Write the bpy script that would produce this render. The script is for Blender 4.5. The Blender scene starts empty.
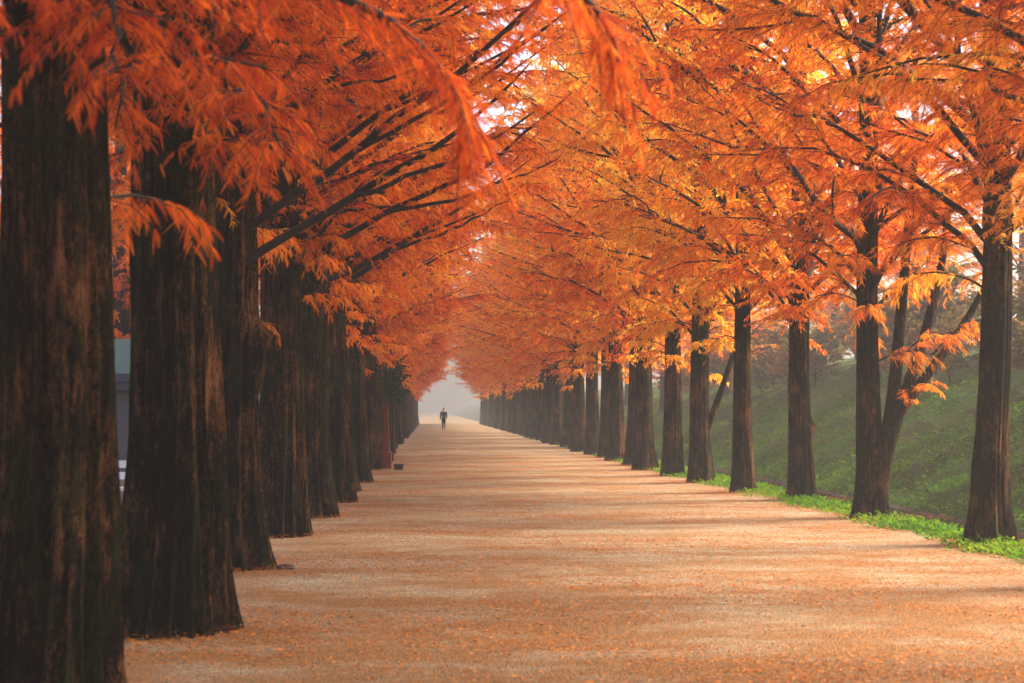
import bpy, bmesh, math, random
import numpy as np
from mathutils import Vector, noise as mnoise

scn = bpy.context.scene
COL = scn.collection
R = math.radians
UP = np.array([0.0, 0.0, 1.0])

# ------------------------------------------------------------------ helpers
def nrm(v):
    return v / (np.linalg.norm(v, axis=-1, keepdims=True) + 1e-9)

def tag(o, label, cat, group=None, kind=None):
    o['label'] = label
    o['category'] = cat
    if group: o['group'] = group
    if kind: o['kind'] = kind
    return o

def empty(name, loc, rz=0.0):
    o = bpy.data.objects.new(name, None)
    o.empty_display_size = 0.2
    COL.objects.link(o)
    o.location = loc
    o.rotation_euler = (0, 0, rz)
    return o

def link(name, me, parent=None, loc=None):
    o = bpy.data.objects.new(name, me)
    COL.objects.link(o)
    if parent: o.parent = parent
    if loc is not None: o.location = loc
    return o

class MB:
    """collects numpy chunks of polygons into one mesh"""
    def __init__(self):
        self.v = []; self.f = {3: [], 4: []}; self.m = {3: [], 4: []}; self.t = []; self.n = 0
    def add(self, verts, faces, mat=0, tint=None):
        verts = np.asarray(verts, dtype=np.float32).reshape(-1, 3)
        faces = np.asarray(faces, dtype=np.int64)
        k = faces.shape[1]
        self.v.append(verts)
        self.f[k].append(faces + self.n)
        self.m[k].append(np.full(len(faces), mat, dtype=np.int32))
        if tint is None: tint = np.zeros(len(verts), dtype=np.float32)
        self.t.append(np.broadcast_to(np.asarray(tint, dtype=np.float32), (len(verts),)))
        self.n += len(verts)
    def tube(self, pts, rad, k=6, mat=0, tint=0.0):
        pts = np.asarray(pts, float); n = len(pts)
        rad = np.broadcast_to(np.asarray(rad, float), (n,))
        tan = nrm(np.gradient(pts, axis=0))
        ref = np.array([1.0, 0, 0]) if abs(tan[0][0]) < .8 else np.array([0, 1.0, 0])
        a = nrm(np.cross(tan, ref)); b = np.cross(tan, a)
        th = np.arange(k) * 2 * math.pi / k
        ring = (pts[:, None, :] + rad[:, None, None] * (np.cos(th)[None, :, None] * a[:, None, :] + np.sin(th)[None, :, None] * b[:, None, :]))
        i = np.arange(n - 1)[:, None] * k; j = np.arange(k)[None, :]; j2 = (j + 1) % k
        q = np.stack([i + j, i + j2, i + k + j2, i + k + j], -1).reshape(-1, 4)
        self.add(ring.reshape(-1, 3), q, mat, np.full(n * k, tint, dtype=np.float32))
    def box(self, c, s, rz=0.0, mat=0):
        x, y, z = np.array(s) / 2.0
        v = np.array([[-x, -y, -z], [x, -y, -z], [x, y, -z], [-x, y, -z], [-x, -y, z], [x, -y, z], [x, y, z], [-x, y, z]])
        cs, sn = math.cos(rz), math.sin(rz)
        v = np.stack([v[:, 0] * cs - v[:, 1] * sn, v[:, 0] * sn + v[:, 1] * cs, v[:, 2]], -1) + np.array(c)
        self.add(v, [[0, 3, 2, 1], [4, 5, 6, 7], [0, 1, 5, 4], [1, 2, 6, 5], [2, 3, 7, 6], [3, 0, 4, 7]], mat)
    def mesh(self, name, mats, smooth=False, smooth_mats=None):
        me = bpy.data.meshes.new(name)
        V = np.concatenate(self.v) if self.v else np.zeros((0, 3), np.float32)
        F3 = np.concatenate(self.f[3]) if self.f[3] else np.zeros((0, 3), np.int64)
        F4 = np.concatenate(self.f[4]) if self.f[4] else np.zeros((0, 4), np.int64)
        M = np.concatenate([np.concatenate(x) for x in (self.m[3], self.m[4]) if x])
        me.vertices.add(len(V)); me.vertices.foreach_set('co', V.ravel())
        loops = np.concatenate([F3.ravel(), F4.ravel()]).astype(np.int32)
        me.loops.add(len(loops)); me.loops.foreach_set('vertex_index', loops)
        tot = np.concatenate([np.full(len(F3), 3), np.full(len(F4), 4)]).astype(np.int32)
        st = np.concatenate([[0], np.cumsum(tot)[:-1]]).astype(np.int32)
        me.polygons.add(len(tot)); me.polygons.foreach_set('loop_start', st)
        try: me.polygons.foreach_set('loop_total', tot)
        except Exception: pass
        me.polygons.foreach_set('material_index', M)
        sm = np.zeros(len(tot), dtype=bool)
        if smooth: sm[:] = True
        if smooth_mats is not None: sm = np.isin(M, smooth_mats)
        me.polygons.foreach_set('use_smooth', sm)
        at = me.attributes.new('tint', 'FLOAT', 'POINT')
        at.data.foreach_set('value', np.concatenate(self.t).astype(np.float32))
        for m in mats: me.materials.append(m)
        me.update(calc_edges=True)
        return me

# ------------------------------------------------------------------ materials
def new_mat(name):
    m = bpy.data.materials.new(name); m.use_nodes = True
    nt = m.node_tree; nt.nodes.clear()
    return m, nt, nt.nodes, nt.links

def ramp(n, stops):
    r = n.new('ShaderNodeValToRGB')
    e = r.color_ramp.elements
    while len(e) > 1: e.remove(e[-1])
    e[0].position = stops[0][0]; e[0].color = (*stops[0][1], 1)
    for p, c in stops[1:]:
        x = e.new(p); x.color = (*c, 1)
    return r

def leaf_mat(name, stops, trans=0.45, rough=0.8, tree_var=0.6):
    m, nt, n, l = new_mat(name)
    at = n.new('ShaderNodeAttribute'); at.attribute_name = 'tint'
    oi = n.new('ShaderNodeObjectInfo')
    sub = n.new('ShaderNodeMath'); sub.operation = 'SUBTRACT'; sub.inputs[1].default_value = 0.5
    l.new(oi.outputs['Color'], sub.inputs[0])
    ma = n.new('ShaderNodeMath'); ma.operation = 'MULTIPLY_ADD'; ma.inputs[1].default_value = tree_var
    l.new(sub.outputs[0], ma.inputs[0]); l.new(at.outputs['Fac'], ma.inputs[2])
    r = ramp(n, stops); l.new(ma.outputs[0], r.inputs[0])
    d = n.new('ShaderNodeBsdfPrincipled')
    d.inputs['Roughness'].default_value = rough
    d.inputs['Specular IOR Level'].default_value = 0.08
    l.new(r.outputs[0], d.inputs['Base Color'])
    t = n.new('ShaderNodeBsdfTranslucent'); l.new(r.outputs[0], t.inputs['Color'])
    mx = n.new('ShaderNodeMixShader'); mx.inputs[0].default_value = trans
    l.new(d.outputs[0], mx.inputs[1]); l.new(t.outputs[0], mx.inputs[2])
    o = n.new('ShaderNodeOutputMaterial'); l.new(mx.outputs[0], o.inputs[0])
    return m

def bark_mat(name, dark, mid, light, moss, lichen):
    m, nt, n, l = new_mat(name)
    tc = n.new('ShaderNodeTexCoord'); oi = n.new('ShaderNodeObjectInfo')
    sc = n.new('ShaderNodeVectorMath'); sc.operation = 'SCALE'; sc.inputs['Scale'].default_value = 37.0
    cmb = n.new('ShaderNodeCombineXYZ'); 
    for i in range(3): l.new(oi.outputs['Random'], cmb.inputs[i])
    l.new(cmb.outputs[0], sc.inputs[0])
    off = n.new('ShaderNodeVectorMath'); off.operation = 'ADD'
    l.new(tc.outputs['Object'], off.inputs[0]); l.new(sc.outputs[0], off.inputs[1])
    def nz(scale, detail, rough, dist=0.0):
        mp = n.new('ShaderNodeMapping'); mp.inputs['Scale'].default_value = scale
        l.new(off.outputs[0], mp.inputs[0])
        t = n.new('ShaderNodeTexNoise'); t.inputs['Scale'].default_value = 1.0; t.inputs['Detail'].default_value = detail
        t.inputs['Roughness'].default_value = rough; t.inputs['Distortion'].default_value = dist
        l.new(mp.outputs[0], t.inputs['Vector'])
        return t.outputs['Fac']
    def math_(op, a, b, c=None):
        x = n.new('ShaderNodeMath'); x.operation = op
        for i, v in enumerate((a, b, c)):
            if v is None: continue
            if isinstance(v, (int, float)): x.inputs[i].default_value = v
            else: l.new(v, x.inputs[i])
        return x.outputs[0]
    strips = nz((17, 17, 2.2), 10, .72, .9)          # long fibrous strips
    chips = nz((42, 42, 16), 7, .75, 1.2)             # short flakes
    blot = nz((3.2, 3.2, 1.5), 5, .6)               # worn and weathered areas
    h = math_('ADD', math_('MULTIPLY', strips, .5), math_('MULTIPLY', chips, .5))
    hh = math_('ADD', h, math_('MULTIPLY', math_('SUBTRACT', blot, .5), .45))
    r = ramp(n, [(.42, dark), (.50, mid), (.57, light), (.66, tuple(min(1, c * 1.9) for c in light))])
    l.new(hh, r.inputs[0])
    def blend(base, fac, ca, cb, amt):
        rr = ramp(n, [(.35, ca), (.68, cb)]); l.new(chips, rr.inputs[0])
        mx = n.new('ShaderNodeMix'); mx.data_type = 'RGBA'
        l.new(math_('MULTIPLY', fac, amt), mx.inputs['Factor']); l.new(base, mx.inputs[6]); l.new(rr.outputs[0], mx.inputs[7])
        return mx.outputs[2]
    f1 = ramp(n, [(.50, (0, 0, 0)), (.62, (1, 1, 1))]); l.new(nz((4.5, 4.5, 1.1), 8, .72), f1.inputs[0])
    col = blend(r.outputs[0], f1.outputs[0], tuple(c * .4 for c in moss), tuple(c * 2.6 for c in moss), .85)
    f2 = ramp(n, [(.60, (0, 0, 0)), (.66, (1, 1, 1))]); l.new(nz((9, 9, 3.2), 9, .78), f2.inputs[0])
    col = blend(col, f2.outputs[0], tuple(c * .45 for c in lichen), lichen, .7)
    b = n.new('ShaderNodeBsdfPrincipled'); b.inputs['Roughness'].default_value = .92
    b.inputs['Specular IOR Level'].default_value = .05
    l.new(col, b.inputs['Base Color'])
    bp = n.new('ShaderNodeBump'); bp.inputs['Strength'].default_value = 1.0; bp.inputs['Distance'].default_value = .1
    l.new(h, bp.inputs['Height']); l.new(bp.outputs[0], b.inputs['Normal'])
    o = n.new('ShaderNodeOutputMaterial'); l.new(b.outputs[0], o.inputs[0])
    return m

def plain(name, col, rough=.7, metal=0.0, var=0.0, scale=8.0):
    m, nt, n, l = new_mat(name)
    b = n.new('ShaderNodeBsdfPrincipled'); b.inputs['Roughness'].default_value = rough; b.inputs['Metallic'].default_value = metal
    tc = n.new('ShaderNodeTexCoord')
    t = n.new('ShaderNodeTexNoise'); t.inputs['Scale'].default_value = scale; t.inputs['Detail'].default_value = 6
    l.new(tc.outputs['Object'], t.inputs['Vector'])
    r = ramp(n, [(.3, tuple(c * (1 - var) for c in col)), (.7, tuple(min(1, c * (1 + var)) for c in col))])
    l.new(t.outputs['Fac'], r.inputs[0]); l.new(r.outputs[0], b.inputs['Base Color'])
    bp = n.new('ShaderNodeBump'); bp.inputs['Strength'].default_value = .15; bp.inputs['Distance'].default_value = .01
    l.new(t.outputs['Fac'], bp.inputs['Height']); l.new(bp.outputs[0], b.inputs['Normal'])
    o = n.new('ShaderNodeOutputMaterial'); l.new(b.outputs[0], o.inputs[0])
    return m

def ground_mat(name, layers, fine=(90, .5), bump=.4, patch=None):
    """layers: ramp stops for grain; patch: (color a, color b, scale, lo, hi) litter patches lying on it"""
    m, nt, n, l = new_mat(name)
    tc = n.new('ShaderNodeTexCoord')
    f = n.new('ShaderNodeTexNoise'); f.inputs['Scale'].default_value = fine[0]; f.inputs['Detail'].default_value = 4; f.inputs['Roughness'].default_value = .7
    l.new(tc.outputs['Object'], f.inputs['Vector'])
    r = ramp(n, layers); l.new(f.outputs['Fac'], r.inputs[0])
    vo = n.new('ShaderNodeTexVoronoi'); vo.inputs['Scale'].default_value = 55
    l.new(tc.outputs['Object'], vo.inputs['Vector'])
    col = r.outputs[0]
    # pebbles: per-cell value
    hs = n.new('ShaderNodeSeparateColor'); l.new(vo.outputs['Color'], hs.inputs[0])
    rp = ramp(n, [(0, (.55, .55, .55)), (.5, (1, 1, 1)), (1, (1.25, 1.2, 1.15))]); l.new(hs.outputs[0], rp.inputs[0])
    mu = n.new('ShaderNodeMix'); mu.data_type = 'RGBA'; mu.blend_type = 'MULTIPLY'; mu.inputs['Factor'].default_value = .8
    l.new(col, mu.inputs[6]); l.new(rp.outputs[0], mu.inputs[7]); col = mu.outputs[2]
    if patch:
        ca, cb, sc, lo, hi = patch
        p = n.new('ShaderNodeTexNoise'); p.inputs['Scale'].default_value = sc; p.inputs['Detail'].default_value = 9; p.inputs['Roughness'].default_value = .72
        mp = n.new('ShaderNodeMapping'); mp.inputs['Scale'].default_value = (.55, 1.0, 1)
        l.new(tc.outputs['Object'], mp.inputs[0]); l.new(mp.outputs[0], p.inputs['Vector'])
        pr = ramp(n, [(lo, (0, 0, 0)), (hi, (1, 1, 1))])
        sx = n.new('ShaderNodeSeparateXYZ'); l.new(tc.outputs['Object'], sx.inputs[0])
        mr = n.new('ShaderNodeMapRange'); mr.inputs[1].default_value = 6; mr.inputs[2].default_value = 19   # thicker mat of needles at this end
        mr.inputs[3].default_value = .15; mr.inputs[4].default_value = -.015
        l.new(sx.outputs['Y'], mr.inputs[0])
        av = n.new('ShaderNodeMath'); av.operation = 'ADD'; l.new(p.outputs['Fac'], av.inputs[0]); l.new(mr.outputs[0], av.inputs[1])
        l.new(av.outputs[0], pr.inputs[0])
        f2 = n.new('ShaderNodeTexNoise'); f2.inputs['Scale'].default_value = 45; f2.inputs['Detail'].default_value = 5
        l.new(tc.outputs['Object'], f2.inputs['Vector'])
        pc = ramp(n, [(.35, ca), (.65, cb)]); l.new(f2.outputs['Fac'], pc.inputs[0])
        br = ramp(n, [(.42, (0, 0, 0)), (.56, (1, 1, 1))]); l.new(f.outputs['Fac'], br.inputs[0])
        mf = n.new('ShaderNodeMath'); mf.operation = 'MULTIPLY'; l.new(pr.outputs[0], mf.inputs[0])
        ad = n.new('ShaderNodeMath'); ad.operation = 'MULTIPLY_ADD'; ad.inputs[1].default_value = .6; ad.inputs[2].default_value = .4
        l.new(br.outputs[0], ad.inputs[0]); l.new(ad.outputs[0], mf.inputs[1])
        mx = n.new('ShaderNodeMix'); mx.data_type = 'RGBA'
        l.new(mf.outputs[0], mx.inputs['Factor']); l.new(col, mx.inputs[6]); l.new(pc.outputs[0], mx.inputs[7])
        col = mx.outputs[2]
    b = n.new('ShaderNodeBsdfPrincipled'); b.inputs['Roughness'].default_value = .95; b.inputs['Specular IOR Level'].default_value = .15
    l.new(col, b.inputs['Base Color'])
    hsum = n.new('ShaderNodeMath'); hsum.operation = 'SUBTRACT'
    l.new(f.outputs['Fac'], hsum.inputs[0]); l.new(vo.outputs['Distance'], hsum.inputs[1])
    bp = n.new('ShaderNodeBump'); bp.inputs['Strength'].default_value = bump; bp.inputs['Distance'].default_value = .02
    l.new(hsum.outputs[0], bp.inputs['Height']); l.new(bp.outputs[0], b.inputs['Normal'])
    o = n.new('ShaderNodeOutputMaterial'); l.new(b.outputs[0], o.inputs[0])
    return m

M_LEAF = leaf_mat('autumn_needles', [(0, (.50, .06, .010)), (.25, (.78, .15, .012)), (.55, (.90, .28, .018)), (.8, (.93, .42, .03)), (1, (.94, .58, .07))], trans=.62)
M_BARK = bark_mat('redwood_bark', (.003, .002, .0015), (.013, .0065, .0035), (.11, .045, .018), (.014, .018, .003), (.055, .062, .038))
M_TWIG = plain('twig_bark', (.016, .010, .007), .9, var=.4)
M_EVER = leaf_mat('evergreen_leaf', [(0, (.012, .035, .01)), (.6, (.035, .075, .018)), (1, (.10, .12, .02))], trans=.25)
M_SHRUB = leaf_mat('dry_shrub_leaf', [(0, (.09, .08, .015)), (.4, (.2, .16, .03)), (.7, (.34, .16, .03)), (1, (.48, .28, .06))], trans=.4, tree_var=.5)
M_GRASS = leaf_mat('grass_blade', [(0, (.030, .085, .003)), (.5, (.075, .19, .006)), (.85, (.16, .26, .010)), (1, (.30, .24, .03))], trans=.5)
M_PATH = ground_mat('gravel_path', [(.38, (.075, .058, .033)), (.5, (.30, .238, .145)), (.62, (.58, .49, .345))], fine=(48, .5), bump=1.0,
                    patch=((.10, .038, .008), (.36, .135, .02), 1.1, .36, .60))
M_SOIL = ground_mat('bare_soil', [(.3, (.10, .07, .045)), (.5, (.19, .13, .085)), (.7, (.28, .2, .14))], patch=((.2, .07, .02), (.4, .16, .05), .8, .42, .6))
M_BANK = ground_mat('grassy_bank', [(.3, (.02, .045, .004)), (.5, (.045, .09, .008)), (.7, (.08, .12, .014))], fine=(30, .5), patch=((.045, .028, .012), (.10, .06, .025), .35, .46, .60))
M_STONE = ground_mat('ditch_stone', [(.3, (.05, .04, .03)), (.5, (.11, .085, .065)), (.7, (.18, .14, .11))], fine=(14, .5), bump=.8)
M_LITTER = leaf_mat('fallen_needles', [(0, (.12, .035, .010)), (.3, (.40, .105, .014)), (1, (.78, .27, .04))], trans=.2)

# ------------------------------------------------------------------ foliage
def leaf_quads(mb, base, dirn, w, L, W, tint, mat):
    n = len(base)
    p1 = base + dirn * (L * .42)[:, None] + w * W[:, None]
    p3 = base + dirn * (L * .42)[:, None] - w * W[:, None]
    tip = base + dirn * L[:, None] - UP * (L * .12)[:, None]
    v = np.stack([base, p1, tip, p3], 1).reshape(-1, 3)
    f = np.arange(n * 4).reshape(-1, 4)
    mb.add(v, f, mat, np.repeat(tint, 4))

def feathers(mb, base, dirn, w, L, W, tint, mat, pairs=9):
    """each spray is a rachis with two ranks of narrow needles"""
    n = len(base)
    j = (np.arange(pairs) + .6) / pairs
    env = np.sin(np.clip(j * .86 + .13, 0, 1) * math.pi) ** .6
    sag = -UP * (L * .22)[:, None]
    out = []
    for s in (-1, 1):
        p = base[:, None, :] + dirn[:, None, :] * (L[:, None] * j)[..., None] + sag[:, None, :] * (j ** 2)[None, :, None]
        ln = (W[:, None] * env[None, :])[..., None]
        tip = p + w[:, None, :] * s * ln + dirn[:, None, :] * ln * .55 - UP * ln * .12
        hw = dirn[:, None, :] * (L / pairs * .36)[:, None, None]
        out.append(np.stack([p - hw, p + hw, tip], 2))
    v = np.concatenate(out, 1).reshape(-1, 3)
    f = np.arange(len(v)).reshape(-1, 3)
    mb.add(v, f, mat, np.repeat(tint, pairs * 6))

def spray_on(mb, rng, o, d, l, droop, spacing, Lr, Wr, tint, mat, feather=False, hang=(.1, .8), pairs=9):
    """sprays along M drooping branchlets (o origin, d direction, l length, all arrays)"""
    cnt = np.maximum(2, (l / spacing * 2).astype(int))
    idx = np.repeat(np.arange(len(o)), cnt)
    s = rng.uniform(.03, 1.0, len(idx))
    base = o[idx] + d[idx] * (s * l[idx])[:, None] - UP * (droop[idx] * l[idx] * s ** 2)[:, None]
    tan = nrm(d[idx] - UP * (2 * droop[idx] * s)[:, None])
    side = nrm(np.cross(tan, UP + rng.normal(0, .25, (len(idx), 3)))) * np.where(rng.random(len(idx)) < .5, -1, 1)[:, None]
    dirn = nrm(tan * .6 + side * rng.uniform(.35, 1.0, len(idx))[:, None] - UP * rng.uniform(hang[0], hang[1], len(idx))[:, None] + rng.normal(0, .16, (len(idx), 3)))
    w = nrm(np.cross(dirn, nrm(UP * .8 + rng.normal(0, .6, (len(idx), 3)))))
    L = rng.uniform(Lr[0], Lr[1], len(idx)) * (1.15 - .4 * s)
    W = rng.uniform(Wr[0], Wr[1], len(idx))
    tt = np.clip(tint[idx] + rng.normal(0, .11, len(idx)), 0, 1)
    if feather: feathers(mb, base, dirn, w, L, W, tt, mat, pairs)
    else: leaf_quads(mb, base, dirn, w, L, W, tt, mat)

def limb_line(rng, p0, az, e0, e1, L, n=9, wob=.05):
    pts = [np.array(p0, float)]
    a = az
    for i in range(n - 1):
        t = i / (n - 2)
        e = e0 + (e1 - e0) * t + rng.normal(0, wob)
        a += rng.normal(0, wob)
        pts.append(pts[-1] + (L / (n - 1)) * np.array([math.cos(e) * math.cos(a), math.cos(e) * math.sin(a), math.sin(e)]))
    return np.array(pts)

def on_line(pts, t):
    x = np.clip(t, 0, .9999) * (len(pts) - 1)
    i = x.astype(int); f = (x - i)[:, None]
    return pts[i] * (1 - f) + pts[i + 1] * f, nrm(pts[i + 1] - pts[i])

def dress_limb(mb, rng, pts, r0, t0, density, sec_len, droop, spacing, Lr, Wr, tint0, feather, bark=1, hang=(.1, .8), k=6, twig_r=.005, pairs=12):
    """limb tube, drooping branchlets and their sprays"""
    n = len(pts)
    L = np.linalg.norm(np.diff(pts, axis=0), axis=1).sum()
    mb.tube(pts, r0 * (1 - np.linspace(0, 1, n)) ** .8 + .006, k, bark)
    m = max(4, int(L * density))
    t = rng.uniform(t0, 1.0, m)
    o, tn = on_line(pts, t)
    sgn = np.where(np.arange(m) % 2 == 0, 1, -1)[:, None]
    side = nrm(np.cross(tn, np.broadcast_to(UP, tn.shape))) * sgn
    ang = rng.uniform(.5, 1.1, m)[:, None]
    d = nrm(tn * np.cos(ang) + side * np.sin(ang) + rng.normal(0, .22, (m, 3)))
    l = rng.uniform(.55, 1.15, m) * sec_len * (1.08 - .62 * t)
    dr = rng.uniform(.5, 1.3, m) * droop
    tint = np.clip(tint0 + rng.normal(0, .10, m), 0, 1)
    for i in range(m):
        if l[i] > .3:
            ss = np.array([0, .5, 1.0])
            q = o[i] + d[i] * (ss * l[i])[:, None] - UP * (dr[i] * l[i] * ss ** 2)[:, None]
            mb.tube(q, np.array([twig_r * 1.4, twig_r, twig_r * .4]), 3, bark)
    spray_on(mb, rng, o, d, l, dr, spacing, Lr, Wr, tint, 0, feather, hang, pairs)

def crown_radius(z, zb, H, rmax):
    t = (z - zb) / (H - zb)
    return rmax * (np.interp(t, [0, .12, .35, .6, .85, 1], [.72, .95, 1.0, .8, .42, .08]))

def make_crown(seed, H=15.5, zb=3.4, rmax=4.3, nl=50, detail_below=0.0, low_short=16):
    rng = np.random.default_rng(seed)
    mb = MB()
    golden = 2.39996
    def put(pts, r0, tint, near, t0):
        if near:
            dress_limb(mb, rng, pts, r0, t0, 12, .75, .5, .030, (.06, .13), (.011, .019), tint, True, k=6, pairs=9)
        else:
            dress_limb(mb, rng, pts, r0, t0, 11, .8, .5, .044, (.08, .165), (.011, .020), tint, False, k=5)
    for i in range(nl):
        u = (i + rng.uniform(0, .9)) / nl
        z = zb + (H - 1.0 - zb) * u ** 1.25
        az = i * golden + rng.normal(0, .45)
        rad = crown_radius(z, zb, H, rmax) * rng.uniform(.62, 1.12)
        e0 = R(rng.uniform(30, 58)); e1 = R(rng.uniform(2, 34))
        if u < .14: e0 = R(rng.uniform(30, 58)); e1 = R(rng.uniform(0, 30))
        L = rad / math.cos((e0 + e1) / 2)
        pts = limb_line(rng, (0, 0, z), az, e0, e1, L, 10, .1)
        near = z < detail_below
        tint0 = .47 + rng.normal(0, .17) + .1 * u
        put(pts, .010 + .0085 * L, tint0, near, .1)
        if L > 2.0:
            for sfk in range(int(rng.integers(1, 4))):
                tq = rng.uniform(.2, .7)
                o, tn = on_line(pts, np.array([tq]))
                L2 = L * rng.uniform(.3, .55) * (1.1 - tq * .5)
                az2 = math.atan2(tn[0][1], tn[0][0]) + rng.choice([-1, 1]) * rng.uniform(.4, 1.1)
                p2 = limb_line(rng, o[0], az2, R(rng.uniform(5, 50)), R(rng.uniform(-25, 25)), L2, 7, .1)
                put(p2, .006 + .007 * L2, tint0 + rng.normal(0, .08), near, .08)
    for i in range(low_short):     # short shoots on the clear stem
        z = rng.uniform(zb - .8, zb + 4.0); az = rng.uniform(0, 6.28)
        pts = limb_line(rng, (0, 0, z), az, R(35), R(-15), rng.uniform(.5, 1.4), 6)
        dress_limb(mb, rng, pts, .010, .3, 14, .5, .7, .040, (.08, .16), (.012, .022), .5 + rng.normal(0, .12), z < detail_below, k=4)
    return mb.mesh('crown', [M_LEAF, M_TWIG], smooth_mats=[1])

# ------------------------------------------------------------------ trunks
def trunk_mesh(seed, rb, flare=.5, H=21.0, lean=(0, 0), flutes=8, depth=.12, burls=(), nz=90, na=120, forks=()):
    rng = np.random.default_rng(seed)
    u = np.linspace(0, 1, nz)
    z = -.2 + (H + .2) * u ** 2.1
    th = np.linspace(0, 2 * math.pi, na, endpoint=False)
    Z, T = np.meshgrid(z, th, indexing='ij')
    taper = np.clip(1 - Z / H, .02, 1) ** .75
    base = rb * (taper + .02)
    fl = flare * np.exp(-np.clip(Z, 0, None) / .42) + .16 * np.exp(-np.clip(Z, 0, None) / 1.5)
    lob = np.zeros_like(Z); fine = np.zeros_like(Z)
    for kf in range(4):
        k = flutes + int(rng.integers(-3, 4)); k = max(3, k)
        ph = rng.uniform(0, 6.28); tw = rng.normal(0, .16)
        lob += np.cos(k * T + ph + tw * Z * 1.2 + .5 * np.sin(Z * rng.uniform(.5, 1.3) + ph)) * rng.uniform(.25, .5)
    for kf in range(5):
        k = int(rng.integers(16, 34)); ph = rng.uniform(0, 6.28)
        fine += np.cos(k * T + ph + rng.normal(0, .5) * Z + 1.3 * np.sin(Z * rng.uniform(1.2, 3.5) + ph)) * rng.uniform(.2, .45)
    # sharpen flutes into grooves
    lob = -np.abs(lob) ** .8 * .9 + .45
    amp = depth * (.45 + .75 * np.exp(-np.clip(Z, 0, None) / 1.6)) * np.clip(1 - Z / 14, .15, 1)
    rad = base * (1 + fl * (1 + .8 * lob) + amp * lob + .034 * fine)
    for kf in range(13):      # narrow deep furrows between the buttress ribs
        a0 = rng.uniform(0, 6.28) if kf > 8 else kf * .698 + rng.normal(0, .15)
        path_a = a0 + .10 * np.sin(Z * rng.uniform(.6, 1.6) + a0 * 3) + rng.normal(0, .03) * Z
        da = np.angle(np.exp(1j * (T - path_a)))
        ln = np.clip(1.2 - Z / rng.uniform(2.5, 8), 0, 1)
        rad -= base * depth * rng.uniform(.35, .75) * ln * np.exp(-(da / rng.uniform(.05, .11)) ** 2)
    for (bz, ba, bh, bw, bs) in burls:
        da = np.angle(np.exp(1j * (T - ba)))
        rad += bh * np.exp(-((Z - bz) / bs) ** 2 - (da / bw) ** 2) * (1 + .3 * np.cos(9 * T + 14 * Z))
    cx = lean[0] * Z + .03 * np.sin(Z * .8 + rng.uniform(0, 6)) * np.clip(Z, 0, 1)
    cy = lean[1] * Z + .03 * np.sin(Z * .7 + rng.uniform(0, 6)) * np.clip(Z, 0, 1)
    V = np.stack([cx + rad * np.cos(T), cy + rad * np.sin(T), Z], -1).reshape(-1, 3)
    i = np.arange(nz - 1)[:, None] * na; j = np.arange(na)[None, :]; j2 = (j + 1) % na
    q = np.stack([i + j, i + j2, i + na + j2, i + na + j], -1).reshape(-1, 4)
    mb = MB(); mb.add(V, q)
    return mb.mesh('trunk', [M_BARK], smooth=True)

near_crowns = [make_crown(11, detail_below=7.5, zb=3.5, nl=64), make_crown(12, detail_below=7.5, zb=3.3, nl=64), make_crown(13, detail_below=7.5, zb=3.6, nl=64)]
far_crowns = [make_crown(s, zb=zb) for s, zb in ((21, 3.3), (22, 3.6), (23, 3.2), (24, 3.5))]
left_trunks = [trunk_mesh(100 + i, .29, .35, flutes=8, depth=.24, nz=60, na=72) for i in range(5)]
right_trunks = [trunk_mesh(120 + i, .225, .35, flutes=6, depth=.2, nz=60, na=56) for i in range(5)]

rnd = random.Random(5)
def tree(x, y, trunk, crown, label, group, tint=.5, zs=1.0, rz=None, crown_rz=None, crown_dz=0.0, crown_s=1.0):
    t = empty('dawn_redwood', (x, y, 0))
    tag(t, label, 'tree', group)
    tr = link('trunk', trunk, t)
    tr.rotation_euler.z = rnd.uniform(0, 6.28) if rz is None else rz
    cr = link('crown', crown, t)
    cr.rotation_euler.z = rnd.uniform(0, 6.28) if crown_rz is None else crown_rz
    s = crown_s
    cr.scale = (s, s, zs); cr.location.z = crown_dz
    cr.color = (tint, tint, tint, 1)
    return t

ORD = ['', 'first', 'second', 'third', 'fourth', 'fifth', 'sixth', 'seventh', 'eighth', 'ninth', 'tenth', 'eleventh', 'twelfth']
GL, GR = 'redwoods of the left row', 'redwoods of the right row'

# --- left row
LX = -1.86
tree(LX - .1, 4.0, left_trunks[0], near_crowns[0], 'redwood outside the left edge, only its hanging boughs reach in', GL, -.2, crown_rz=.5)  # lowest tints nearest: the row's own red, deepened by shade put into the colour
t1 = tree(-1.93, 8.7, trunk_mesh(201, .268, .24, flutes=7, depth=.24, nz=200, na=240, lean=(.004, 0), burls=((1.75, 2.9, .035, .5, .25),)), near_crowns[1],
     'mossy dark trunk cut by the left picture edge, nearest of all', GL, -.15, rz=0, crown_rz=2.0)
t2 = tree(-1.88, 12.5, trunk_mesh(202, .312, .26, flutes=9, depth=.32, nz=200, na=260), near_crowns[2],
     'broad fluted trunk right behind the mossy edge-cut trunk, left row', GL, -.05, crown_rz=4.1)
t3 = tree(-2.06, 17.4, trunk_mesh(203, .28, .42, flutes=8, depth=.3, nz=160, na=220, burls=((2.3, -.3, .17, .35, .15), (2.0, -.4, .08, .3, .22), (2.5, -.9, .06, .3, .12))), near_crowns[0],
     'left row trunk with a knobbly burl on its path side', GL, .1, rz=0, crown_rz=1.2)
tree(-1.93, 21.7, trunk_mesh(204, .265, .25, flutes=8, depth=.24, nz=140, na=180), near_crowns[1], 'straight dark trunk just behind the burled one, left row', GL, .36, crown_rz=5.2)
tree(-1.82, 25.6, trunk_mesh(205, .28, .3, depth=.24, nz=90, na=100), near_crowns[2], 'left row trunk, second behind the one with a burl', GL, .38)
y = 29.7; i = 6
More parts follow.
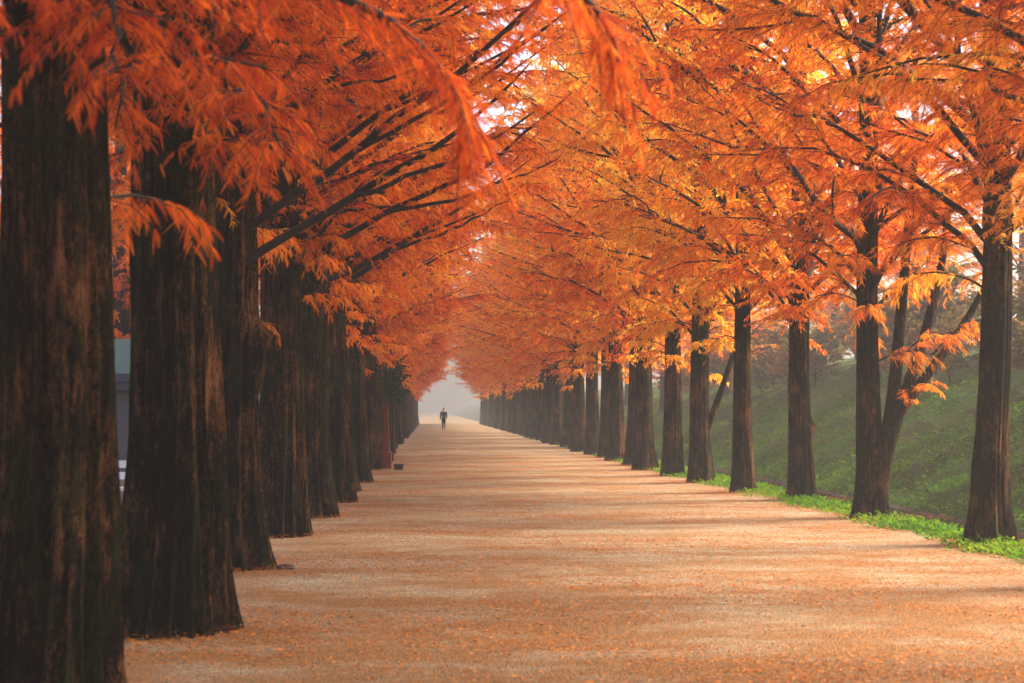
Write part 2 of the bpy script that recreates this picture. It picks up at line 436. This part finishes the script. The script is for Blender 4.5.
while y < 200:
    if i <= 12: lab = 'left row trunk, %s along counting from the edge-cut mossy trunk' % ORD[i]
    elif y < 75: lab = 'thin-looking trunk in the crowded middle of the left row'
    else: lab = 'hazy trunk far down the left row fading into fog'
    t = tree(LX + rnd.uniform(-.1, .12), y, left_trunks[i % 5], far_crowns[i % 4], lab, GL, .45 + rnd.uniform(-.16, .2), zs=rnd.uniform(.94, 1.06))
    t.children[0].scale = (rnd.uniform(.88, 1.08),) * 2 + (1,)
    y += 4.2 + rnd.uniform(-.3, .3); i += 1

# --- right row
tree(6.3, 10.8, right_trunks[0], near_crowns[1], 'redwood outside the right edge, its boughs hang into the top corner', GR, .5, crown_rz=3.3)
tree(6.4, 15.2, right_trunks[1], near_crowns[2], 'redwood just outside the right edge, its boughs cross the upper right', GR, .5, crown_rz=1.0)
tree(6.58, 19.95, trunk_mesh(301, .178, .5, flutes=5, depth=.34, lean=(.028, 0), nz=140, na=160), near_crowns[0], 'nearest whole trunk of the right row, flared foot in weeds', GR, .48, rz=0, crown_rz=2.2, crown_dz=-.2)
tf = tree(6.44, 24.9, trunk_mesh(302, .165, .45, flutes=5, depth=.28, nz=140, na=160), near_crowns[1], 'right row trunk with three slanting side stems from its foot', GR, .52, crown_rz=.2, crown_dz=-.3)
tree(6.52, 29.95, trunk_mesh(303, .185, .25, flutes=6, depth=.2, nz=100, na=100, burls=((1.28, .1, .1, .45, .12),)), far_crowns[0], 'right row trunk with a small knot on its bank side', GR, .7, rz=0, crown_dz=-.4)
tree(6.0, 32.75, trunk_mesh(304, .165, .3, depth=.18, flutes=5, nz=90, na=90), far_crowns[1], 'slim straight trunk between the knotted and the elbow-limbed trunks', GR, 1.05, crown_dz=-.3)  # high tints from here: golden backlit glow put into the needle colour
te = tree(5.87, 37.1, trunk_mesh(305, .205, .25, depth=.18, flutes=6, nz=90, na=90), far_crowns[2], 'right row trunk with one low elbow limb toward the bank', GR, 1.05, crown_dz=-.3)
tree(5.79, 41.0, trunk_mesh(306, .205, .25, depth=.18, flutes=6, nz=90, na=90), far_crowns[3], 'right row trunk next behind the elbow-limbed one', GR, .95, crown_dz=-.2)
y = 45.0; i = 7
while y < 200:
    if i <= 12: lab = 'right row trunk, %s from the near flared trunk' % ORD[i]
    elif y < 85: lab = 'trunk in the crowded middle of the right row above low weeds'
    else: lab = 'hazy trunk far down the right row fading into fog'
    t = tree(5.75 + rnd.uniform(-.12, .14), y, right_trunks[i % 5], far_crowns[(i + 1) % 4], lab, GR, .76 + rnd.uniform(-.2, .25), zs=rnd.uniform(.94, 1.06), crown_dz=-.1)  # raised tint carries the painted backlit gold on down the row
    t.children[0].scale = (rnd.uniform(.9, 1.12),) * 2 + (1,)
    y += 4.1 + rnd.uniform(-.3, .3); i += 1

# --- trees outside the two rows
GB = 'trees beyond the ditch'
PX = [-400, -60, -20, -8, -5, 6.0, 6.4, 6.75, 6.9, 7.05, 7.25, 9.6, 9.68, 9.8, 10.3, 11, 12, 13.2, 14.5, 16.2, 19, 22, 32, 60, 400]
PZ = [0, 0, 0, 0, 0, 0, .01, .01, -.02, -.2, -.9, -.9, -.46, -.40, -.12, .3, .95, 1.65, 2.35, 3.2, 3.8, 4.2, 5.0, 7.0, 12]
for k, (x, yy, tn) in enumerate([(13.5, 74, .7), (14.5, 84, .6), (13.0, 95, .75), (15, 107, .6), (13.8, 120, .65), (19, 66, .7), (21, 88, .6), (25, 33, .75), (27, 42, .8), (24, 51, .8), (26.5, 60, .75), (24, 68, .8), (29, 50, .7)]):
    t = tree(x, yy, right_trunks[k % 5], far_crowns[k % 4], 'hazy orange tree standing on the bank beyond the ditch', GB, tn, zs=.52, crown_s=.95)
    t.location.z = float(np.interp(x, PX, PZ)) - .1
    t.children[0].scale = (1, 1, .52)
GC = 'trees behind the building'
for k, (x, yy) in enumerate([(-11, 62), (-8.5, 72), (-14, 58), (-9.6, 53), (-13, 84)]):
    tree(x, yy, left_trunks[k % 5], far_crowns[k % 4], 'reddish tree behind the teal-roofed building', GC, .3, zs=1.25, crown_dz=-1.6)

# boughs: extra low limbs drawn for single trees
def bough(parent, lines, seed, tint, name='bough', feather=True, droop=.5, sec=.7, dens=14, r0=.03, obj_tint=-.2, t0=.15):  # default obj_tint deepens near left boughs to dark red, shade painted into the needles
    rng = np.random.default_rng(seed); mb = MB()
    for pts, r in lines:
        pts = np.array(pts, float)
        # resample smoothly
        tt = np.linspace(0, 1, 12); xs = np.linspace(0, 1, len(pts))
        q = np.stack([np.interp(tt, xs, pts[:, c]) for c in range(3)], -1)
        q[1:-1] = (q[:-2] + 2 * q[1:-1] + q[2:]) / 4
        q[1:-1] += rng.normal(0, .012, (10, 3))
        dress_limb(mb, rng, q, r, t0, dens, sec, droop, .024, (.06, .13), (.011, .019), tint + rng.normal(0, .06), feather, k=7, pairs=9)
    me = mb.mesh(name, [M_LEAF, M_TWIG], smooth_mats=[1])
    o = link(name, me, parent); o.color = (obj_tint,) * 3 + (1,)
    return o

def side_stem(parent, pts, r0, r1, name='side_stem'):
    mb = MB(); pts = np.array(pts, float)
    tt = np.linspace(0, 1, 24); xs = np.linspace(0, 1, len(pts))
    q = np.stack([np.interp(tt, xs, pts[:, c]) for c in range(3)], -1)
    for _ in range(3): q[1:-1] = (q[:-2] + 2 * q[1:-1] + q[2:]) / 4
    mb.tube(q, np.linspace(r0, r1, 24), 14)
    return link(name, mb.mesh(name, [M_BARK], smooth=True), parent)

# forked right tree: side stems rise from its bank side
side_stem(tf, [(.08, -.05, .2), (.2, -.08, .9), (.34, -.05, 1.7), (.5, 0, 3.2), (.75, .1, 5.4)], .15, .05)
side_stem(tf, [(.2, -.08, .9), (.42, -.1, 1.6), (.8, -.05, 2.6), (1.1, 0, 3.7), (1.3, .1, 5.0)], .11, .04)
side_stem(tf, [(.3, -.08, 1.35), (.65, -.12, 1.9), (1.15, -.1, 2.5), (1.7, 0, 3.3), (2.1, .1, 4.4)], .09, .03)
bough(tf, [([(.32, -.1, 1.5), (.5, -.35, 1.9), (.75, -.5, 2.0)], .012), ([(.4, -.1, 2.3), (.7, -.5, 2.7), (1.1, -.7, 2.7)], .012),
           ([(.9, -.1, 2.4), (1.3, -.5, 2.9), (1.8, -.7, 2.9)], .014)], 71, .55, obj_tint=.5, sec=.55)
# low elbow limb
side_stem(te, [(.1, 0, 1.15), (.3, 0, 1.6), (.48, 0, 2.1), (.75, 0, 2.9), (.9, 0, 4.0)], .09, .04, 'limb')
# low hanging boughs over the path from the near left trees
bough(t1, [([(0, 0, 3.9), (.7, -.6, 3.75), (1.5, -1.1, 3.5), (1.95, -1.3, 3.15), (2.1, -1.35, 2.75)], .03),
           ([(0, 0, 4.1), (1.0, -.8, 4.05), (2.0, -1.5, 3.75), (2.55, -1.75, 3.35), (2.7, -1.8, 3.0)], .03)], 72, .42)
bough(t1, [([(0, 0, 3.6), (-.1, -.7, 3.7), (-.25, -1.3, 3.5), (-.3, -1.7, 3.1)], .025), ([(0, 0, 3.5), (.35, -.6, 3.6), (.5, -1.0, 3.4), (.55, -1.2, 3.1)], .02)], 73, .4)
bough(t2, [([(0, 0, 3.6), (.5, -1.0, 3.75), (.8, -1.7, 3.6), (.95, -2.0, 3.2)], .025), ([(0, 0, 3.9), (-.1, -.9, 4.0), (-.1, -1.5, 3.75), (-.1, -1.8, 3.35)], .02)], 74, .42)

# long bare limbs rising over the path from the left row
lefts = [o_ for o_ in scn.objects if o_.name.startswith('dawn_redwood') and o_.location.x < -1.7 and o_.location.x > -2.5]
lefts.sort(key=lambda o_: o_.location.y)
def rising(parent, lines, seed):
    rng = np.random.default_rng(seed)
    for i, pts in enumerate(lines):
        L_ = [(pts, .045)]
        a, b2 = np.array(pts[1]), np.array(pts[2])
        L_.append(([tuple(a), tuple(a + (b2 - a) * .8 + np.array([.1, -.5, -.25])), tuple(a + (b2 - a) * 1.5 + np.array([.1, -.9, -.3]))], .022))
        bough(parent, L_, seed + i, .5, 'limb', True, .45, .55, 6, t0=.35, obj_tint=.35)
rising(lefts[3], [[(0, 0, 3.3), (1.2, -.5, 4.1), (2.6, -1.0, 5.1), (3.9, -1.3, 6.4)], [(0, 0, 3.0), (1.3, -.7, 3.7), (2.4, -1.2, 4.3), (3.0, -1.4, 4.9)]], 810)
rising(lefts[4], [[(0, 0, 3.3), (1.3, -.8, 4.0), (2.6, -1.3, 4.5), (3.6, -1.5, 5.4)], [(0, 0, 4.4), (1.3, -.6, 5.3), (2.8, -.9, 6.2), (4.0, -1.0, 7.2)]], 830)
rising(lefts[5], [[(0, 0, 3.4), (1.2, -1.0, 3.9), (2.3, -1.6, 4.5), (3.3, -1.9, 5.2)], [(0, 0, 4.8), (1.4, -.7, 5.7), (2.8, -1.2, 6.6), (4.0, -1.5, 8.0)]], 850)
rising(lefts[6], [[(0, 0, 3.6), (1.4, -.9, 4.5), (2.6, -1.4, 5.2), (3.7, -1.7, 6.4)]], 870)

# evergreen between the left trunks
def leafy(seed, h, r, zc, nlimb, mat, n_leaf=1.0, stem_r=.05, lr=(.05, .09), wr=(.015, .028), spread=(20, 65)):
    rng = np.random.default_rng(seed); mb = MB(); st = MB()
    st.tube([(0, 0, -.1), (.02, .01, h * .4), (0, 0, h * .95)], [stem_r, stem_r * .7, .01], 8)
    for i in range(nlimb):
        z = zc + (h * .9 - zc) * rng.random()
        az = rng.uniform(0, 6.28)
        tt = (z - zc) / (h - zc + 1e-6)
        L = r * (1 - .55 * tt) * rng.uniform(.6, 1.15)
        pts = limb_line(rng, (0, 0, z), az, R(rng.uniform(*spread)), R(rng.uniform(-10, 40)), L, 7, .12)
        dress_limb(mb, rng, pts, .012, .15, 14 * n_leaf, .35 * max(r, .6), .3, .035, lr, wr, .5 + rng.normal(0, .18), False, k=4, twig_r=.003)
    return st.mesh('trunk', [M_TWIG], smooth=True), mb.mesh('crown', [mat, M_TWIG])

st, cr = leafy(401, 3.4, .85, 1.7, 60, M_EVER, 1.2)
t = empty('evergreen_tree', (-1.22, 53.0, 0)); tag(t, 'small dark green evergreen squeezed between the left row trunks', 'tree')
link('trunk', st, t); link('crown', cr, t).color = (.5, .5, .5, 1)

# shrubs on the bank
protos = [leafy(410 + i, h, r, .15, 34, M_SHRUB, .75, .03, (.07, .13), (.02, .04), (25, 80)) for i, (h, r) in enumerate(((2.2, 1.5), (2.8, 1.7), (1.7, 1.4)))]
def bank_z(x):
    return np.interp(x, PX, PZ)
rs = random.Random(9)
for k in range(84):
    yy = 30 + 78 * ((k + rs.random()) / 84); x = rs.uniform(14.0, 19.0)
    if k % 4 == 0: x = rs.uniform(17, 22)
    s_, c_ = protos[k % 3]
    o = empty('bank_shrub', (x, yy, float(bank_z(x))), rs.uniform(0, 6.28))
    sc = rs.uniform(.75, 1.25); o.scale = (sc, sc, sc)
    tag(o, 'dry olive brown shrub on the upper bank beyond the ditch', 'shrub', 'shrubs on the upper bank')
    link('stem', s_, o); cc = link('foliage', c_, o); v = rs.uniform(.1, .9); cc.color = (v, v, v, 1)

# ------------------------------------------------------------------ ground
def sheet(name, xs, ys, zf, mat, rough=0.0, seed=1):
    rng = np.random.default_rng(seed)
    X, Y = np.meshgrid(np.array(xs, float), np.array(ys, float), indexing='ij')
    Zv = zf(X, Y)
    V = np.stack([X, Y, Zv], -1).reshape(-1, 3)
    nx, ny = X.shape
    i = np.arange(nx - 1)[:, None] * ny; j = np.arange(ny - 1)[None, :]
    q = np.stack([i + j, i + ny + j, i + ny + j + 1, i + j + 1], -1).reshape(-1, 4)
    mb = MB(); mb.add(V, q)
    return V, q, mb

def wob(x, y, s, seed=0.0):
    return np.sin(x * s + seed) * np.cos(y * s * .77 + seed * 1.7) + .5 * np.sin(x * s * 2.3 + y * s * 1.9 + seed)

PXF = sorted(set(PX + list(np.arange(10.5, 22, .5)) + list(np.arange(-5, 6.1, 1.0))))
YS = list(np.arange(-30, 160, 1.0)) + list(np.arange(160, 900, 12.0))
def gz(X, Y):
    z = np.interp(X, PX, PZ)
    return z + np.where(X > 10, .12 * wob(X, Y, 1.1) + .07 * wob(X, Y, 2.9, 1.3), 0) + np.where((X < -4), .02 * wob(X, Y, .7), 0)
V, q, mb = sheet('ground', PXF, YS, gz, None)
cx = V[q].mean(1)[:, 0]
mi = np.where(cx > 9.78, 1, np.where(cx > 6.95, 2, np.where(cx > 6.3, 1, 0)))
mb.m[4] = [mi.astype(np.int32)]
g = link('ground', mb.mesh('ground', [M_SOIL, M_BANK, M_STONE], smooth=False))
tag(g, 'bare soil and grassy bank around the tree avenue', 'ground', kind='structure')

V, q, mb = sheet('path', np.arange(-4.6, 6.31, .35), list(np.arange(-20, 130, .5)) + list(np.arange(130, 620, 8.0)),
                 lambda X, Y: .012 + .006 * wob(X, Y, 1.7) * 1.0 + np.where(Y < 130, 0, 0), None)
edge = np.abs(V[:, 0] - 6.25) < .1
V[edge, 0] += .14 * wob(V[edge, 0] * 0 + 1, V[edge, 1], 1.9)
mb = MB(); mb.add(V, q)
p = link('path', mb.mesh('path', [M_PATH], smooth=True))
tag(p, 'wide tan gravel path strewn with fallen orange needles', 'path', kind='structure')

m, nt, n, l = new_mat('ditch_water')
b = n.new('ShaderNodeBsdfPrincipled'); b.inputs['Base Color'].default_value = (.02, .018, .012, 1); b.inputs['Roughness'].default_value = .08
tx = n.new('ShaderNodeTexNoise'); tx.inputs['Scale'].default_value = 5
bp = n.new('ShaderNodeBump'); bp.inputs['Strength'].default_value = .12; bp.inputs['Distance'].default_value = .02
l.new(tx.outputs['Fac'], bp.inputs['Height']); l.new(bp.outputs[0], b.inputs['Normal'])
o = n.new('ShaderNodeOutputMaterial'); l.new(b.outputs[0], o.inputs[0])
V, q, mb = sheet('water', [7.1, 8.2, 9.64], [-30, 50, 400], lambda X, Y: X * 0 - .74, None)
w = link('water', mb.mesh('water', [m])); tag(w, 'dark water in the narrow ditch below the bank', 'water', kind='structure')

# grass and weeds
def weeds(seed, n, xr, yr, zf, Lr, Wr, upright=.6, ybias=1.5, dens=None):
    rng = np.random.default_rng(seed)
    x = rng.uniform(*xr, n); y_ = yr[0] + (yr[1] - yr[0]) * rng.random(n) ** ybias
    if dens is not None:
        kk = rng.random(n) < dens(x, y_); x, y_ = x[kk], y_[kk]
    n = len(x)
    base = np.stack([x, y_, zf(x, y_) - .01], -1)
    hgt = rng.uniform(0, 1, n) ** 2
    base[:, 2] += hgt * Lr[1] * .8
    az = rng.uniform(0, 6.28, n)
    d = nrm(np.stack([np.cos(az), np.sin(az), rng.uniform(-.1, upright * 2, n)], -1))
    wv = nrm(np.cross(d, nrm(UP + rng.normal(0, .4, (n, 3)))))
    L = rng.uniform(*Lr, n); W = rng.uniform(*Wr, n)
    mb = MB(); leaf_quads(mb, base, d, wv, L, W, np.clip(.5 + .3 * wob(x, y_, 1.3) * .5 + rng.normal(0, .15, n), 0, 1), 0)
    return mb
def verge_d(x, y):
    c = np.interp(y, [24, 45], [6.3, 5.85]) + .12 * wob(x * 0 + 1, y, 1.9)
    return np.clip((x - c + .35) / .35, 0, 1) * (.55 + .45 * np.clip(wob(x, y, 2.2) + .5, 0, 1))
mb = weeds(51, 80000, (5.5, 6.95), (13, 110), lambda x, y: np.interp(x, PX, PZ), (.05, .125), (.007, .022), .7, 1.8, verge_d)
gr = link('verge_weeds', mb.mesh('verge_weeds', [M_GRASS])); gr.color = (.6,) * 3 + (1,)
tag(gr, 'leafy green weeds along the path edge among the right trunks', 'weeds', kind='stuff')
mb = weeds(52, 110000, (9.72, 16.5), (18, 110), lambda x, y: gz(x, y), (.09, .22), (.012, .035), .6, 1.7,
           lambda x, y: np.clip(1.1 - (x - 9.2) / 5.5 + .45 * wob(x, y, .8), .05, 1))
gr = link('bank_grass', mb.mesh('bank_grass', [M_GRASS])); gr.color = (.5,) * 3 + (1,)
tag(gr, 'green grass and herbs covering the slope beyond the ditch', 'grass', kind='stuff')

# fallen needles lying on the path
rng = np.random.default_rng(61)
n = 300000
x = rng.uniform(-4.2, 6.2, n); y_ = 4.5 + 55 * rng.random(n) ** 2.2
kk = rng.random(n) < np.clip(.55 + .6 * wob(x * .6, y_, 1.6, 2.0), .06, 1); x, y_ = x[kk], y_[kk]; n = len(x)
base = np.stack([x, y_, .016 + .006 * wob(x, y_, 1.7) + rng.uniform(.001, .012, n)], -1)
feet = [(o_.location.x, o_.location.y) for o_ in scn.objects if o_.name.startswith('dawn_redwood') and -3 < o_.location.x < 8 and o_.location.y < 60]
for fx, fy in feet:
    k = 900; a_ = rng.uniform(0, 6.28, k); rr = .33 + np.abs(rng.normal(0, .38, k))
    base = np.concatenate([base, np.stack([fx + rr * np.cos(a_), fy + rr * np.sin(a_), .03 + rng.uniform(0, .02, k) + .05 * np.clip(.6 - rr, 0, 1)], -1)])
n = len(base)
az = rng.uniform(0, 6.28, n); d = nrm(np.stack([np.cos(az), np.sin(az), rng.normal(.05, .12, n)], -1))
wv = nrm(np.cross(d, nrm(UP + rng.normal(0, .25, (n, 3)))))
mb = MB(); leaf_quads(mb, base, d, wv, rng.uniform(.015, .055, n), rng.uniform(.003, .008, n), np.clip(rng.normal(.5, .25, n), 0, 1), 0)
fl = link('fallen_needles', mb.mesh('fallen_needles', [M_LITTER])); fl.color = (.5,) * 3 + (1,)
tag(fl, 'fallen orange brown needles scattered over the gravel path', 'fallen leaves', kind='stuff')

# ------------------------------------------------------------------ built objects
M_RED = plain('rusty_red_paint', (.17, .026, .018), .6, var=.4)
M_DKBOX = plain('dark_brown_wood', (.035, .02, .014), .8, var=.4)
M_WALL = plain('grey_render', (.10, .10, .10), .9, var=.15)
M_TEAL = plain('teal_roof_sheet', (.035, .10, .07), .5, var=.2)
M_TRIM = plain('dark_trim', (.04, .045, .06), .6)
M_WHITE = plain('white_paint', (.75, .75, .74), .5, var=.05)
M_GLASS = plain('dark_glass', (.02, .025, .03), .1)

def bevel_obj(o, w=.01, seg=2):
    md = o.modifiers.new('bevel', 'BEVEL'); md.width = w; md.segments = seg; md.limit_method = 'ANGLE'

r_ = empty('red_post', (-1.24, 46.2, 0)); tag(r_, 'dark red post with a wide box foot beside left trunks', 'post')
mb = MB(); mb.box((0, 0, .24), (.33, .33, .48)); o = link('box_foot', mb.mesh('box_foot', [M_RED]), r_); bevel_obj(o, .03)
mb = MB()
prof = [(.47, .12), (.62, .10), (.95, .085), (1.7, .07), (1.72, .05)]
V = []
for z, hw in prof: V += [(-hw, -hw, z), (hw, -hw, z), (hw, hw, z), (-hw, hw, z)]
F = [[i * 4 + j, i * 4 + (j + 1) % 4, i * 4 + 4 + (j + 1) % 4, i * 4 + 4 + j] for i in range(len(prof) - 1) for j in range(4)]
F.append([len(V) - 4, len(V) - 3, len(V) - 2, len(V) - 1])
mb.add(V, F); o = link('shaft', mb.mesh('shaft', [M_RED]), r_); bevel_obj(o, .015)

b_ = empty('wooden_box', (-.88, 45.4, .01)); tag(b_, 'low dark brown box on the path beside the red post', 'box')
mb = MB(); mb.box((0, 0, .065), (.24, .2, .13)); o = link('body', mb.mesh('body', [M_DKBOX]), b_); bevel_obj(o, .008)
mb = MB(); mb.box((0, 0, .148), (.27, .23, .03)); o = link('lid', mb.mesh('lid', [M_DKBOX]), b_); bevel_obj(o, .006)

bl = empty('building', (-9.0, 44.0, 0)); tag(bl, 'low grey building with teal roof behind the left trunks', 'building')
mb = MB(); mb.box((0, 2, 1.05), (8, 4, 2.1)); link('wall', mb.mesh('wall', [M_WALL]), bl)
mb = MB(); mb.box((0, 2, 2.2), (8.7, 4.7, .2)); mb.box((0, -.39, 2.42), (8.8, .1, .2)); link('eave', mb.mesh('eave', [M_TRIM]), bl)
mb = MB()
mb.add([(-4.4, -.4, 2.34), (4.4, -.4, 2.34), (4.4, 4.4, 2.34), (-4.4, 4.4, 2.34), (-3, 2, 3.5), (3, 2, 3.5)], [[0, 1, 5, 4], [2, 3, 4, 5]])
mb.add([(-4.4, -.4, 2.34), (4.4, -.4, 2.34), (4.4, 4.4, 2.34), (-4.4, 4.4, 2.34), (-3, 2, 3.5), (3, 2, 3.5)], [[1, 2, 5], [3, 0, 4]])
link('roof', mb.mesh('roof', [M_TEAL]), bl)
for xx in (-2.2, .2, 2.6):
    mb = MB(); mb.box((xx, -.02, 1.25), (1.1, .06, .9)); wn = link('window', mb.mesh('window', [M_WHITE]), bl)
    mb = MB(); mb.box((xx, -.055, 1.25), (.96, .02, .76)); link('pane', mb.mesh('pane', [M_GLASS]), wn)

bn = empty('bench', (-4.6, 25.5, 0)); tag(bn, 'white slatted bench glimpsed between the two nearest left trunks', 'bench')
for k in range(3):
    mb = MB(); mb.box((0, -.18 + .18 * k, .44), (1.8, .13, .04)); link('seat_slat', mb.mesh('seat_slat', [M_WHITE]), bn)
for k in range(2):
    mb = MB(); mb.box((0, .3 + .03 * k, .62 + .17 * k), (1.8, .03, .11)); link('back_slat', mb.mesh('back_slat', [M_WHITE]), bn)
for sx in (-.75, .75):
    mb = MB(); mb.box((sx, -.2, .21), (.06, .06, .42)); mb.box((sx, .28, .42), (.06, .06, .84)); mb.box((sx, .04, .4), (.06, .42, .05)); link('leg', mb.mesh('leg', [M_TRIM]), bn)

sbm = bmesh.new(); bmesh.ops.create_icosphere(sbm, subdivisions=3, radius=1)
for v in sbm.verts:
    k = 1 + .25 * mnoise.noise(v.co * 1.6)
    v.co = Vector((v.co.x * .1 * k, v.co.y * .07 * k, v.co.z * .035 * k))
me = bpy.data.meshes.new('stone'); sbm.to_mesh(me); sbm.free(); me.materials.append(M_DKBOX)
so = link('stone', me, None, (-1.45, 17.2, .03)); tag(so, 'small dark stone at the foot of the burled trunk', 'stone')

# ------------------------------------------------------------------ the walker
M_COAT = plain('dark_coat', (.018, .018, .024), .9, var=.2)
M_TROU = plain('dark_trousers', (.022, .022, .028), .9, var=.2)
M_SKIN = plain('skin', (.42, .25, .18), .6)
M_HAIR = plain('black_hair', (.01, .009, .008), .6)
M_SHOE = plain('black_shoe', (.012, .012, .012), .5)

def skin_body(name, joints, edges, mat, parent, lev=2):
    me = bpy.data.meshes.new(name)
    me.from_pydata([j[:3] for j in joints], edges, [])
    o = link(name, me, parent)
    sk = o.modifiers.new('skin', 'SKIN')
    for v, j in zip(me.skin_vertices[0].data, joints):
        r = j[3]; v.radius = r if isinstance(r, tuple) else (r, r)
    me.skin_vertices[0].data[0].use_root = True
    sk.use_smooth_shade = True
    sd = o.modifiers.new('subd', 'SUBSURF'); sd.levels = lev; sd.render_levels = lev
    me.materials.append(mat)
    return o
ps = empty('person', (0.93, 136.0, .02)); tag(ps, 'lone person in dark coat and trousers walking away down the path', 'person')
J = [(0, 0, .93, (.15, .11)), (0, 0, 1.1, (.15, .11)), (0, .01, 1.28, (.17, .12)), (0, .01, 1.42, (.15, .10)), (0, .01, 1.5, .06), (0, .02, 1.57, .065), (0, .03, 1.66, (.078, .095)), (0, .03, 1.74, (.06, .075)),
     (-.09, 0, .86, .095), (-.085, .06, .48, .065), (-.08, .0, .08, .042), (-.08, .14, .03, .035),
     (.09, 0, .86, .095), (.085, -.02, .48, .065), (.08, -.16, .1, .042), (.085, -.04, .035, .035),
     (-.19, .01, 1.40, .065), (-.25, -.03, 1.13, .05), (-.25, .05, .9, .036), (-.24, .08, .82, .03),
     (.19, .01, 1.40, .065), (.25, .02, 1.13, .05), (.25, .14, .92, .036), (.24, .18, .84, .03)]
E = [(0, 1), (1, 2), (2, 3), (3, 4), (4, 5), (5, 6), (6, 7), (0, 8), (8, 9), (9, 10), (10, 11), (0, 12), (12, 13), (13, 14), (14, 15), (3, 16), (16, 17), (17, 18), (18, 19), (3, 20), (20, 21), (21, 22), (22, 23)]
skin_body('body', J, E, M_SKIN, ps)
def puff(idx, k, cut=None):
    out = []
    for i in idx:
        x, y_, z, r = J[i]; r = r if isinstance(r, tuple) else (r, r)
        out.append((x, y_, z, (r[0] * k + .006, r[1] * k + .006)))
    return out
jk = puff([0, 1, 2, 3, 16, 17, 18, 20, 21, 22], 1.14)
jk.append((0, 0, .80, (.175, .135)))
skin_body('coat', jk, [(0, 1), (1, 2), (2, 3), (3, 4), (4, 5), (5, 6), (3, 7), (7, 8), (8, 9), (0, 10)], M_COAT, ps)
tr = puff([0, 8, 9, 10, 12, 13, 14], 1.13)
skin_body('trousers', tr, [(0, 1), (1, 2), (2, 3), (0, 4), (4, 5), (5, 6)], M_TROU, ps)
skin_body('shoe', [(-.08, -.03, .05, .05), (-.08, .15, .04, .045)], [(0, 1)], M_SHOE, ps, 1)
skin_body('shoe', [(.08, -.19, .07, .05), (.085, -.03, .045, .045)], [(0, 1)], M_SHOE, ps, 1)
skin_body('hair', [(0, -.005, 1.62, (.08, .06)), (0, .01, 1.71, (.088, .09)), (0, .03, 1.765, (.06, .07))], [(0, 1), (1, 2)], M_HAIR, ps, 1)

# ------------------------------------------------------------------ air
m, nt, n, l = new_mat('haze')
pv = n.new('ShaderNodeVolumePrincipled')
pv.inputs['Color'].default_value = (.34, .318, .31, 1)
pv.inputs['Density'].default_value = .0034
pv.inputs['Anisotropy'].default_value = .25
o = n.new('ShaderNodeOutputMaterial'); l.new(pv.outputs[0], o.inputs['Volume'])
mb = MB(); mb.box((0, 435, 8.9), (830, 960, 21.8)); hz = link('haze', mb.mesh('haze', [m]))
tag(hz, 'thin morning mist filling the avenue', 'mist', kind='stuff')

# ------------------------------------------------------------------ light
EL, AZ = 36.0, 76.0      # sun elevation; azimuth clockwise from the path direction (+Y)
w = bpy.data.worlds.new('World'); scn.world = w; w.use_nodes = True
nt = w.node_tree; bg = nt.nodes['Background']
sk = nt.nodes.new('ShaderNodeTexSky'); sk.sky_type = 'NISHITA'; sk.sun_disc = False
sk.sun_elevation = R(EL); sk.sun_rotation = R(AZ); sk.air_density = 1.0; sk.dust_density = 4.0
nt.links.new(sk.outputs[0], bg.inputs[0]); bg.inputs[1].default_value = .15
sl = bpy.data.lights.new('sun', 'SUN'); sl.energy = 5.0; sl.angle = R(26); sl.color = (1.0, .86, .68)
so = bpy.data.objects.new('sun', sl); COL.objects.link(so)
d = Vector((math.cos(R(EL)) * math.sin(R(AZ)), math.cos(R(EL)) * math.cos(R(AZ)), math.sin(R(EL))))
so.rotation_euler = d.to_track_quat('Z', 'Y').to_euler(); so.location = (30, 20, 30)

# ------------------------------------------------------------------ camera
cam = bpy.data.cameras.new('camera'); co = bpy.data.objects.new('camera', cam); COL.objects.link(co)
cam.lens = 60; cam.sensor_width = 36; cam.clip_end = 3000; cam.clip_start = .1
co.location = (0, 0, 1.6)
yaw = math.atan((512 - 432) / 1706.7); pitch = math.atan((410 - 341.5) / 1706.7)
co.rotation_euler = (math.pi / 2 + pitch, 0, -yaw)
cam.dof.use_dof = True; cam.dof.focus_distance = 32; cam.dof.aperture_fstop = 3.2
scn.camera = co

scn.view_settings.view_transform = 'Standard'; scn.view_settings.look = 'None'
scn.view_settings.exposure = 2.0; scn.view_settings.gamma = 1
cy = scn.cycles if hasattr(scn, 'cycles') else None
scn.render.engine = 'CYCLES'
cy = scn.cycles
cy.use_denoising = True
cy.max_bounces = 5; cy.diffuse_bounces = 4; cy.transmission_bounces = 4; cy.volume_bounces = 0; cy.transparent_max_bounces = 8
cy.use_adaptive_sampling = True; cy.adaptive_threshold = .02
cy.sample_clamp_indirect = 6
